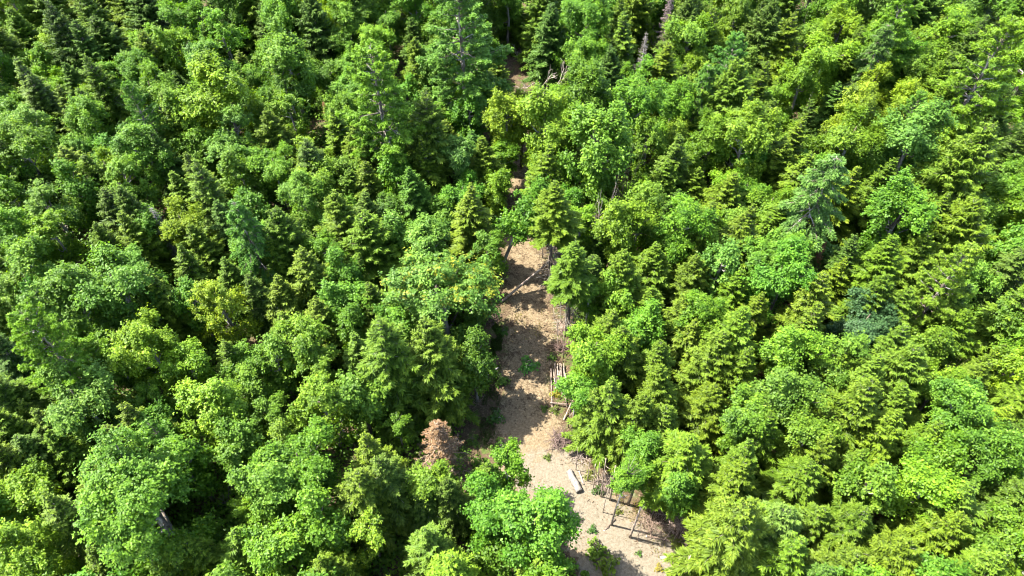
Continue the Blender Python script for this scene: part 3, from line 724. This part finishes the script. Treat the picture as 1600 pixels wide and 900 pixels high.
def scatter_flat(name, label, n, sel, L0, L1, wr, colr, m=None, lift=.02, seed=5, tilt=.35):
    global rng
    rng = np.random.default_rng(seed)
    y = 12+rng.random(n)**1.2*70; x = rng.uniform(-1, 1, n)*14+np.interp(y, DC[::-1, 1][np.argsort(DC[::-1, 1])], DC[::-1, 0][np.argsort(DC[::-1, 1])])
    q, a = track_dist(x, y); k = sel(x, y, q, a); x, y = x[k], y[k]; n = len(x)
    z = floor_z(x, y)+lift+.05*(track_dist(x, y)[0] < 1); L = rng.uniform(L0, L1, n)
    V, F = leaves(np.stack([x, y, z], 1), np.array([0, 0, 1.0])+rng.normal(size=(n, 3))*tilt, L, L*wr)
    me = np_mesh(name, V, F, m or M_DEADN, {'tone': np.repeat(np.clip(rng.normal(1, .3, n), .4, 1.6), 4), 'patch': np.zeros(4*n)})
    o = link(name, me); o.color = (*colr, 1); return tag(o, label, kind='stuff')
inb = lambda x, y: np.any([inside(P, x, y) for P in BARE], 0)
scatter_flat('leaf_litter', 'brown fallen leaves strewn along the edges of the track', 90000, lambda x, y, q, a: (((a > -1.6) & (a < 2.2) & (np.sin(x*1.9+y*.7)*np.sin(y*1.3)+.9*(a > -.6) > .05)) | (inb(x, y)) | (y > 50) & (a < 0)) & (rng.random(len(x)) < np.where(y > 19, .55, .2)), .05, .13, .6, (.125, .090, .054))
scatter_flat('fallen_needles', 'thin scatter of reddish twigs and needles on the sand', 30000, lambda x, y, q, a: (a < .9) & (rng.random(len(x)) < np.where(y > 20, .6, .3)), .08, .30, .12, (.085, .055, .036), seed=8)
def build_grass(name, label, polys, n, col, hmax, seed):
    global rng
    rng = np.random.default_rng(seed); X = []; Y = []
    for P in polys:
        P = np.array([ray(a, b)[0][:2] for a, b in P]); lo, hi = P.min(0), P.max(0)
        x = rng.uniform(lo[0], hi[0], n*3); y = rng.uniform(lo[1], hi[1], n*3); k = inside(P, x, y) & (np.sin(x*3.1)*np.sin(y*2.3+1)+.5*np.sin(x*6+y*5) > -.35); X.append(x[k][:n]); Y.append(y[k][:n])
    x = np.concatenate(X); y = np.concatenate(Y); m = len(x); h = rng.uniform(.3, 1, m)*hmax
    d = unit(np.stack([rng.normal(size=m)*.45, rng.normal(size=m)*.45, np.ones(m)], 1))
    c = np.stack([x, y, floor_z(x, y)+.02], 1)+d*(h*.45)[:, None]
    V, F = leaves(c, rng.normal(size=(m, 3))*np.array([1, 1, .3]), h, np.full(m, .035), d)
    me = np_mesh(name, V, F, M_LEAF, {'tone': np.repeat(np.clip(rng.normal(1, .2, m), .5, 1.5), 4), 'patch': np.zeros(4*m)})
    o = link(name, me); o.color = (*col, 1); tag(o, label, kind='stuff')
build_grass('grass', 'strip of dark grass and moss along the shaded side of the track', [[(762, 575), (784, 570), (780, 640), (776, 712), (745, 712), (752, 640)], [(770, 500), (785, 495), (785, 560), (765, 560)]], 2600, (.040, .072, .014), .22, 31)
build_grass('dry_grass', 'sparse yellowish grass tufts on the sandy verge', [[(880, 640), (910, 640), (935, 735), (900, 735)], [(985, 780), (1010, 790), (1070, 880), (1040, 900)], [(960, 770), (1010, 790), (1010, 830), (970, 810)], [(805, 490), (850, 485), (845, 530), (800, 535)]], 420, (.17, .16, .035), .20, 32)

# --- bare trunks, logs, cut poles and deadwood along the track
def pole(name, p0, p1, r0, r1, m, colr, stubs=0, seed=0, parent=None):
    global rng
    rng = np.random.default_rng(seed+900)
    p0 = np.array(p0, float); p1 = np.array(p1, float); t = Tubes()
    cv = curve(p0, p1, 6, wob=.006*np.linalg.norm(p1-p0)/3); t.add(cv, np.linspace(r0, r1, 6), 7)
    o = link(name, t.mesh(name, m), parent); o.color = (*colr, 1)
    if stubs:
        d = unit(p1-p0)
        for i in range(stubs):
            f = rng.uniform(.3, .97); b = p0+(p1-p0)*f; v = unit(rng.normal(size=3)+d*.25)
            st = Tubes(); ln = rng.uniform(.2, .7); st.add(curve(b, b+v*ln, 3, sag=.05), [.018, .012, .005], 4)
            q = link('branch', st.mesh('branch', m), o); q.color = o.color
    return o
def V3(px, py, h=0.0): return ray(px, py, h)[0]
o = pole('leaning_trunk', V3(783, 472, .02), V3(879, 391, 2.5), .095, .045, M_GREY, (.80, .72, .64), 5, 1)
tag(o, 'long thin bare trunk leaning slantwise across the track', 'fallen trunk')
STAND = [((939, 777), (947, 716), .045, 'thin'), ((934, 754), (937, 722), .035, 'very thin'), ((953, 782), (962, 728), .075, 'stout'), ((942, 801), (951, 762), .03, 'short thin'),
         ((984, 840), (1001, 793), .085, 'stout slanting'), ((995, 845), (1003, 818), .03, 'short thin'), ((1069, 902), (1079, 868), .06, 'thin'), ((1087, 899), (1097, 864), .08, 'stout'),
         ((848, 404), (848, 352), .05, 'thin'), ((858, 455), (857, 400), .07, 'stout'), ((866, 462), (868, 408), .05, 'thin'), ((884, 523), (885, 458), .055, 'pale'), ((889, 520), (892, 470), .04, 'pale thin'), ((853, 380), (856, 340), .045, 'thin')]
STAND_LAB = ['thin bare trunk standing behind the brush by the bleached log', 'very thin bare stem just above the brush by the bleached log', 'stout grey trunk standing between the bleached log and the young tree', 'short thin stem on the sand below the bleached log',
             'stout slanting bare trunk on the sandy bend with a long shadow', 'short thin stem close to the stout slanting trunk', 'thin trunk at the lower picture edge beside the track', 'stout trunk at the lower picture edge beside the track',
             'thin bare trunk rising from the verge above the leaning trunk', 'stout bare trunk behind the high end of the leaning trunk', 'thin bare trunk just below the high end of the leaning trunk', 'pale bare trunk on the reddish verge above the cut poles', 'shorter pale stem beside the pale bare trunk on the verge', 'thin bare trunk at the shaded mouth of the tree tunnel']
STAND += [((872, 545), (871, 500), .04, ''), ((880, 560), (882, 515), .03, ''), ((893, 548), (897, 505), .035, ''), ((866, 500), (864, 455), .035, ''), ((876, 480), (879, 432), .045, ''), ((900, 735), (903, 700), .03, ''), ((918, 752), (922, 716), .035, ''), ((927, 765), (930, 725), .03, ''), ((888, 668), (893, 622), .035, '')]
STAND_LAB += ['thin brown stem at the track edge above the cut poles, inner of two', 'very thin stem just outside the brush above the cut poles', 'thin stem against the leaves above the cut poles', 'thin brown stem at the track edge below the leaning trunk', 'thin bare trunk among twigs between leaning trunk and pale trunk', 'short thin stem at the thin end of the bleached log', 'thin stem behind the bleached log, nearer to the log', 'thin stem behind the bleached log, nearer to the stout trunk', 'thin stem leaning beside the lower end of the cut poles']
for k_, (x_, y_, dx_, hh_, tt_) in enumerate(((856, 372, 2, 44, 'first'), (862, 388, -1, 50, 'second'), (869, 400, 3, 46, 'third'), (866, 440, 1, 52, 'fourth'), (874, 446, -3, 44, 'fifth'), (872, 470, 2, 40, 'sixth'), (884, 486, 4, 46, 'seventh'), (877, 505, -1, 38, 'eighth'), (890, 500, 3, 44, 'ninth'), (894, 524, 2, 40, 'tenth'))):
    STAND.append(((x_, y_), (x_+dx_, y_-hh_), .036, '')); STAND_LAB.append(f'pale thin stem on the verge of the track, {tt_} in line from the tunnel mouth')
for i, ((a, t_, r, _), lab) in enumerate(zip(STAND, STAND_LAB)):
    b = V3(*a); h = height_at(b, t_[1]); e = V3(t_[0], t_[1], h)
    o = pole('bare_trunk', b-Vector((0, 0, .1)), e, r*.85, r*.5, M_GREY, (1.0, .88, .76) if 'pale' not in lab else (1.1, 1.05, 1.0), 4 if r > .04 else 2, 20+i)
    tag(o, lab, 'dead trunk', 'bare trunks standing beside the track')
def log(p0, p1, r, lab, m=M_PALE, colr=(1, 1, 1), taper=.85):
    p0 = Vector(p0); p1 = Vector(p1); d = (p1-p0).normalized()
    t = Tubes(); cv = curve(p0, p1, 14, wob=.012); rr = np.linspace(r, r*taper, 14)*(1+rng.normal(size=14)*.07); t.add(cv, rr, 12)
    o = link('log', t.mesh('log', m)); o.color = (*colr, 1)
    c = Tubes(); c.add([p0-d*.03, p0+d*.01], [r*.93, r*.96], 12); link('cut_end', c.mesh('cut_end', M_CUT if m is not M_PALE else M_PALE), o)
    return tag(o, lab, 'log')
log(V3(905, 767, .20), V3(888, 735, .18), .21, 'thick bleached white log lying on the sandy verge')
log(V3(762, 586, .10), V3(778, 574, .10), .085, 'short pale log lying in shade beside the track', M_GREY, (1.3, 1.25, 1.2))
log(V3(944, 829, .08), V3(961, 811, .10), .045, 'short dark stick lying on the pale sand', M_GREY, (.45, .38, .32))
log(V3(905, 737, .10), V3(912, 757, .08), .05, 'thin grey stick lying against the bleached log', M_GREY, (.8, .75, .7))
log(V3(960, 760, .10), V3(925, 742, .15), .04, 'thin brown stick lying behind the bleached log', M_GREY, (.6, .5, .42))
log(V3(1010, 838, .08), V3(1052, 846, .10), .05, 'long dark fallen stick in the shade below the slanting trunk', M_GREY, (.4, .33, .28))
log(V3(881, 655, .1), V3(896, 622, .35), .05, 'thin grey trunk leaning towards the leaves beside the cut poles', M_GREY, (.8, .7, .62), .5)
log(V3(893, 668, .1), V3(905, 648, .3), .045, 'short dark stick propped on the verge below the cut poles', M_GREY, (.42, .35, .3))
for i in range(11):
    f = i/10; xx = 864+f*19+rnd(-1, 1)
    o = pole('cut_pole', V3(xx+rnd(-2.5, 3), 572+rnd(-10, 10)+f*6, .12+.05*(i % 3)), V3(xx+2.5+f*2+rnd(-3, 3), 606+rnd(-8, 14), .07+.05*(i % 2)), .042, .033, M_GREY, random.choice([(.85, .77, .69), (.62, .54, .47), (.74, .66, .58), (.36, .30, .25)]), 0, 60+i)
    tag(o, ('thin cut pole next to the track in a row of cut poles' if i == 0 else 'last cut pole of the row, farthest from the track' if i == 10 else f'{[0, "second", "third", "fourth", "fifth", "sixth", "seventh", "eighth", "ninth", "tenth"][i]} thin cut pole, counted from the track, in the row of cut poles'), 'pole', 'cut poles lying in a row beside the track')
o = pole('long_pole', V3(861, 576, .12), V3(863, 646, .10), .055, .045, M_GREY, (.55, .46, .40), 0, 80); tag(o, 'long dark pole lying along the track edge of the cut poles', 'pole')
o = pole('long_pole', V3(880, 603, .16), V3(886, 636, .16), .055, .045, M_GREY, (.40, .33, .28), 0, 81); tag(o, 'dark pole lying across from the long pole, beside yellow weeds', 'pole')
o = pole('cross_pole', V3(859, 629, .22), V3(887, 632, .24), .055, .05, M_GREY, (.50, .42, .36), 0, 82); tag(o, 'dark pole laid crosswise over the ends of two long poles', 'pole')
def brush(px, py, wpx, n, colr, lab, hgt=.5, seed=1, flat=True):
    global rng
    rng = np.random.default_rng(seed+70); c, z = ray(px, py); r = wpx*z/FPX/2; t = Tubes()
    for i in range(n):
        a = rng.uniform(0, 6.28); b = np.array([c.x, c.y, 0])+np.array([math.cos(a), math.sin(a), 0])*r*rng.uniform(0, .8); b[2] = rng.uniform(0.02, hgt*.6)
        v = unit(np.array([rng.normal(), rng.normal(), rng.normal()*.22+.18])); ln = rng.uniform(.3, 1.1)*r
        t.add(curve(b, b+v*ln, 4, wob=.04), np.linspace(.018, .006, 4)*rng.uniform(.6, 1.4), 4, False)
    o = link('brush_pile', t.mesh('brush_pile', M_GREY)); o.color = (*colr, 1); return tag(o, lab, 'brush pile')
brush(879, 545, 34, 130, (.55, .40, .36), 'reddish brown brush pile on the verge above the cut poles', .7, 1)
brush(882, 512, 36, 90, (1.0, .80, .68), 'tan heap of twigs around the pale bare trunk', .4, 9)
brush(876, 690, 46, 190, (.48, .37, .35), 'dark purplish brush heap at the track edge above the bleached log', .7, 2)
brush(944, 757, 40, 120, (.75, .65, .58), 'grey brown brush among thin bare trunks', .6, 3)
brush(1062, 822, 56, 170, (.85, .72, .62), 'large tangle of dead branches under spruces at the bend', 1.2, 4)
brush(1092, 872, 60, 160, (.80, .68, .60), 'grey dead branches heaped below spruces at the lower edge', 1.0, 5)
brush(1018, 818, 60, 110, (.70, .55, .45), 'loose twigs scattered in shade behind the slanting trunk', .5, 6)
brush(765, 497, 40, 120, (.45, .34, .30), 'dark brushwood at the low end of the leaning trunk', .7, 7)
brush(712, 640, 70, 150, (.70, .55, .46), 'fallen brown branches under the trees beside the dark grass', .4, 8)
brush(868, 425, 30, 110, (.62, .50, .42), 'grey brown twigs on the verge below the leaning trunk', .8, 21)
brush(873, 470, 30, 100, (.72, .58, .50), 'pinkish brown twigs on the verge between bare trunks', .7, 22)
brush(905, 715, 34, 90, (.95, .85, .78), 'pale twigs at the thin end of the bleached log', .35, 10)
def shrub(px, py, wpx, colr, lab, k, hs=1.0, fh=0.0):
    c, z = ray(px, py, fh); hs = max(hs, fh*1.1/(wpx*z/FPX/2)); s = wpx*z/FPX/2
    o = link('dead_shrub', P_H[k], None, (c.x, c.y, 0)); o.scale = (s, s, s*hs); o.rotation_euler = (0, 0, rnd(0, 6)); o.color = (*colr, 1)
    return tag(o, lab, 'dead shrub', 'bare grey shrubs and treetops')
shrub(856, 104, 104, (1.5, 1.45, 1.35), 'wide bare grey shrub leaning over the far track', 0, 1.3, 3.0)
shrub(815, 82, 36, (1.1, 1.05, 1), 'small bare grey shrub on the far track, above the wide one', 1, 1.2, .8)
shrub(955, 322, 48, (1.45, 1.4, 1.35), 'pale grey tangle of twigs in a dark gap', 1, 1.4, 4.6)
shrub(972, 96, 46, (1.4, 1.4, 1.35), 'pale bare branches below the dead grey spruces', 2, 1.4, 4.4)
shrub(1270, 32, 48, (1.2, 1.15, 1.1), 'bare brownish grey branches in a dark gap at the upper edge', 0, 1.6, 4.2)
shrub(206, 188, 62, (.9, .88, .85), 'bare grey branches in deep shade near the feathery pine', 1, 1.2, 3.2)
shrub(128, 566, 44, (1.0, .98, .95), 'bare grey twigs between the edge pine and a lime tree', 2, 1.4, 3.0)
shrub(188, 524, 44, (1.0, .98, .95), 'bare grey twigs below the widest pale tree', 0, 1.4, 3.0)
shrub(985, 262, 34, (1.3, 1.1, .75), 'straw coloured bare treetop between green crowns', 1, 2.0, 5.0)
shrub(1490, 575, 40, (.95, .72, .5), 'brownish bare branches between olive spruces', 2, 1.6, 3.6)
shrub(340, 770, 44, (.8, .78, .75), 'bare grey twigs in the dark hollow beside the widest crown', 0, 1.3, 1.4)
shrub(655, 345, 40, (1.0, .95, .9), 'bare pale branches between green trees by the tunnel', 1, 1.4, 2.2)
shrub(800, 335, 40, (.9, .85, .8), 'bare twigs hanging at the mouth of the tree tunnel', 2, 1.2, 1.8)
shrub(868, 378, 50, (.9, .82, .76), 'bare grey twigs around the high end of the leaning trunk', 0, 1.8, 1.2)
def plant(px, py, wpx, colr, lab, k, hs=1.0, name='weed', cat='weed'):
    c, z = ray(px, py); s = wpx*z/FPX
    o = root_empty(name, (c.x, c.y, float(floor_z(c.x, c.y)[0])+.04)); q = link('leaves', P_W[k], o); q.scale = (s, s, s*hs); q.rotation_euler = (0, 0, rnd(0, 6)); q.color = (*colr, 1)
    t = Tubes()
    for i in range(6): t.add([(0, 0, -.05), (rnd(-.12, .12), rnd(-.12, .12), .3), (rnd(-.3, .3), rnd(-.3, .3), .5)], [.014, .011, .005], 4, False)
    st = link('stem', t.mesh('stem', M_BARK), o); st.scale = (s, s, s*hs)
    return tag(o, lab, cat)
for px_, py_, w_, c_, l_ in ((786, 520, 26, (.06, .13, .02), 'small green weed at the shaded track edge below the leaning trunk'), (784, 598, 30, (.07, .14, .02), 'green weed at the top of the dark grass strip'), (775, 655, 34, (.05, .11, .02), 'dark green weed among the grass strip'), (781, 700, 34, (.08, .16, .02), 'bright weed at the lower end of the grass strip'), (740, 690, 30, (.07, .13, .02), 'green weed beside the rusty dead spruce'), (855, 716, 18, (.10, .14, .03), 'tiny weed on open ground above the bleached log'), (862, 560, 18, (.08, .15, .02), 'tiny weed at the upper end of the cut poles'), (850, 640, 16, (.08, .14, .02), 'tiny weed on the track beside the long dark poles'), (965, 800, 20, (.12, .14, .03), 'pale weed between the young tree stem and the short stem')):
    plant(px_, py_, w_, c_, l_, int(px_) % 3, 1.1)
plant(826, 573, 44, (.07, .19, .03), 'low green leafy clump growing in the middle of the track', 0, .7)
plant(868, 617, 22, (.20, .19, .02), 'yellow green weed between the long dark poles', 1)
plant(866, 642, 22, (.09, .12, .02), 'small green weed below the long dark poles', 2)
plant(926, 829, 20, (.05, .12, .02), 'small green weed alone on the pale sand', 1)
plant(998, 866, 16, (.06, .13, .02), 'small green tuft on the sand near the lower edge', 2)
plant(1029, 889, 18, (.22, .19, .03), 'small yellow tuft on the sand near the lower edge', 1)
plant(898, 680, 24, (.10, .14, .02), 'green weed on the verge beside the purplish brush heap', 2)
plant(921, 745, 26, (.13, .15, .03), 'yellowish weed behind the bleached log', 0)
plant(934, 768, 24, (.05, .09, .02), 'dark green weed at the foot of thin bare trunks', 1)
plant(930, 862, 46, (.10, .17, .02), 'bright green bush at the inner edge of the bend', 0, 1.6, 'bush', 'bush')
plant(948, 888, 50, (.11, .17, .02), 'lime bush cut by the lower edge beside the sand', 1, 1.5, 'bush', 'bush')
plant(1055, 850, 30, (.12, .15, .03), 'pale green bush beside the dead branch tangle', 0, 1.4, 'bush', 'bush')
plant(1050, 805, 34, (.07, .12, .02), 'dull green bush behind the dead branch tangle', 2, 1.6, 'bush', 'bush')
plant(905, 598, 30, (.13, .17, .03), 'light green bush beside the row of cut poles', 0, 1.3, 'bush', 'bush')
plant(902, 640, 30, (.10, .16, .05), 'pale green bush below the bright tree by the cut poles', 2, 1.3, 'bush', 'bush')
c, z = ray(1041, 872); 
t = Tubes(); t.add([V3(1032, 872, .06), V3(1040, 871, .09), V3(1050, 873, .10)], [.085, .095, .05], 5)
o = link('board', t.mesh('board', M_PALE, False)); tag(o, 'pale weathered piece of wood lying on the verge near the lower edge', 'board')
# the dense round blue green tree, and the broadest crown
o = add_broad(1350, 506, 82, 'b', fh=4.4, style=5); TREES.pop(); tag(o, 'dense round dark blue green tree among olive spruces', 'tree')
for q in o.children:
    if q.name.startswith('crown'): q.color = (.048, .102, .034, 1)

# --- woods outside the picture (they shade its edges): one mass of instanced trees
def build_surround():
    pc = bpy.data.collections.new('woods_sources')
    def joined(name, tr, cr, col, zc=0.0):
        o = bpy.data.objects.new(name, cr); pc.objects.link(o); o.color = (*col, 1); return o
    joined('wood_a', None, P_S[0][0], TONE_S['o']); joined('wood_b', None, P_S[3][0], TONE_S['o']); joined('wood_c', None, P_S[2][0], TONE_S['d'])
    for nm, q, c in (('wood_d', P_B['mid'][0][0], 'm'), ('wood_e', P_B['mid'][1][0], 'l')):
        me = q.copy(); co = np.empty(len(me.vertices)*3, np.float32); me.vertices.foreach_get('co', co); co = co.reshape(-1, 3); co[:, 2] += 3.8; me.vertices.foreach_set('co', co.ravel()); joined(nm, None, me, TONE_B[c])
    rr = random.Random(3); pts = []; sc = []; rot = []
    for gy in np.arange(-12, 135, 2.9):
        for gx in np.arange(-105, 105, 2.9):
            x = gx+rr.uniform(-1.1, 1.1); y = gy+rr.uniform(-1.1, 1.1)
            seen = False
            for zz in (0, 4, 9):
                for dx in (-2.2, 2.2):
                    if Vector((x+dx, y, zz-CAM_H)).dot(FW) > 2:
                        u, v = pix((x+dx, y, zz)); seen |= (-70 < u < 1670 and -150 < v < 990)
            if seen or track_dist(x, y)[1][0] < 1.2 or abs(x) > 45+.75*max(y, 0): continue
            pts.append((x, y, 0)); sc.append(rr.uniform(.75, 1.15)); rot.append(rr.uniform(0, 6.28))
    me = bpy.data.meshes.new('woods'); me.from_pydata(pts, [], [])
    a = me.attributes.new('sc', 'FLOAT', 'POINT'); a.data.foreach_set('value', sc)
    a = me.attributes.new('rot', 'FLOAT_VECTOR', 'POINT'); a.data.foreach_set('vector', np.array([(0, 0, r) for r in rot], np.float32).ravel())
    o = link('surrounding_woods', me); tag(o, 'green mixed woods going on beyond the trees in view', kind='stuff')
    g = bpy.data.node_groups.new('woods', 'GeometryNodeTree'); g.interface.new_socket('Geometry', in_out='INPUT', socket_type='NodeSocketGeometry'); g.interface.new_socket('Geometry', in_out='OUTPUT', socket_type='NodeSocketGeometry')
    N = g.nodes; L = g.links; gi = N.new('NodeGroupInput'); go = N.new('NodeGroupOutput'); ip = N.new('GeometryNodeInstanceOnPoints'); ci = N.new('GeometryNodeCollectionInfo')
    ci.inputs[0].default_value = pc; ci.inputs['Separate Children'].default_value = True; ci.inputs['Reset Children'].default_value = True
    ip.inputs['Pick Instance'].default_value = True
    a1 = N.new('GeometryNodeInputNamedAttribute'); a1.data_type = 'FLOAT'; a1.inputs[0].default_value = 'sc'
    a2 = N.new('GeometryNodeInputNamedAttribute'); a2.data_type = 'FLOAT_VECTOR'; a2.inputs[0].default_value = 'rot'
    L.new(gi.outputs[0], ip.inputs['Points']); L.new(ci.outputs[0], ip.inputs['Instance']); L.new(a1.outputs[0], ip.inputs['Scale']); L.new(a2.outputs[0], ip.inputs['Rotation']); L.new(ip.outputs[0], go.inputs[0])
    o.modifiers.new('woods', 'NODES').node_group = g
build_surround()

# ------------------------------------------------------------------ labels of the many trees, from how they look and what stands near
MARKS = [(690, 470, 'the yellow-tipped tree'), (684, 690, 'the rusty dead spruce'), (830, 430, 'the leaning bare trunk'), (897, 750, 'the bleached log'), (874, 595, 'the row of cut poles'),
         (1030, 40, 'the two dead grey spruces'), (720, 45, 'the huge pine'), (580, 130, 'the bare-trunked pine'), (850, 115, 'the wide bare shrub'), (955, 318, 'the pale twig tangle'),
         (1293, 392, 'the brown dead treetop'), (1312, 300, 'the drooping pine'), (1350, 506, 'the round blue green tree'), (1570, 100, 'the large edge pine'), (40, 545, 'the left edge pine'),
         (366, 365, 'the feathery pine'), (232, 340, 'the bare dead spruce'), (1520, 420, 'the yellow green pine'), (504, 168, 'the tiny brown spruce'), (826, 573, 'the leafy clump on the track'),
         (1062, 822, 'the branch tangle'), (188, 524, 'the twigs by the pale tree'), (985, 255, 'the straw coloured top'), (1490, 575, 'the brownish bare branches'), (340, 770, 'the dark hollow'),
         (0, 0, 'the top left corner'), (1600, 0, 'the top right corner'), (0, 900, 'the bottom left corner'), (1600, 900, 'the bottom right corner'), (400, 900, 'the bottom edge'), (1300, 900, 'the bottom edge'), (300, 0, 'the top edge'), (1300, 0, 'the top edge')]
ORD = ['', 'second', 'third', 'fourth', 'fifth', 'sixth', 'seventh', 'eighth', 'ninth', 'tenth', 'eleventh', 'twelfth', 'thirteenth', 'fourteenth', 'fifteenth', 'sixteenth', 'seventeenth', 'eighteenth', 'nineteenth', 'twentieth']
def label_trees():
    cls = {}
    for row in TREES:
        o, x, y, kind, tone, wd, h = row
        m = min(MARKS, key=lambda q: math.hypot(q[0]-x, q[1]-y)); dx, dy = x-m[0], y-m[1]; d = math.hypot(dx, dy)
        side = ('right of' if dx > 0 else 'left of') if abs(dx) > abs(dy) else ('below' if dy > 0 else 'above')
        if m[2].startswith('the bottom edge') or m[2].startswith('the top edge'):
            side = 'along'; d = x
        sz = 'small' if wd < 54 else 'broad' if wd > 73 else 'medium'
        cls.setdefault((m[2], side, sz, tone, kind), []).append((d, o))
    for (m, side, sz, tone, kind), L in cls.items():
        L.sort(key=lambda q: q[0])
        for i, (d, o) in enumerate(L):
            w = kind.split()[-1]
            if len(L) == 1: s = f'{sz} {tone} {kind} {side} {m}'
            elif side == 'along': s = f'{sz} {tone} {kind} {side} {m}, {ORD[i] or "first"} such {w} from its left end'
            else: s = f'{sz} {tone} {kind}, {(ORD[i]+" ") if i else ""}nearest such {w} {side} {m}'
            tag(o, s, 'tree', 'olive and dark spruces of the forest' if kind == 'spruce' else 'pines standing in the forest' if kind == 'pine' else 'leafy broadleaf trees of the forest')
label_trees()
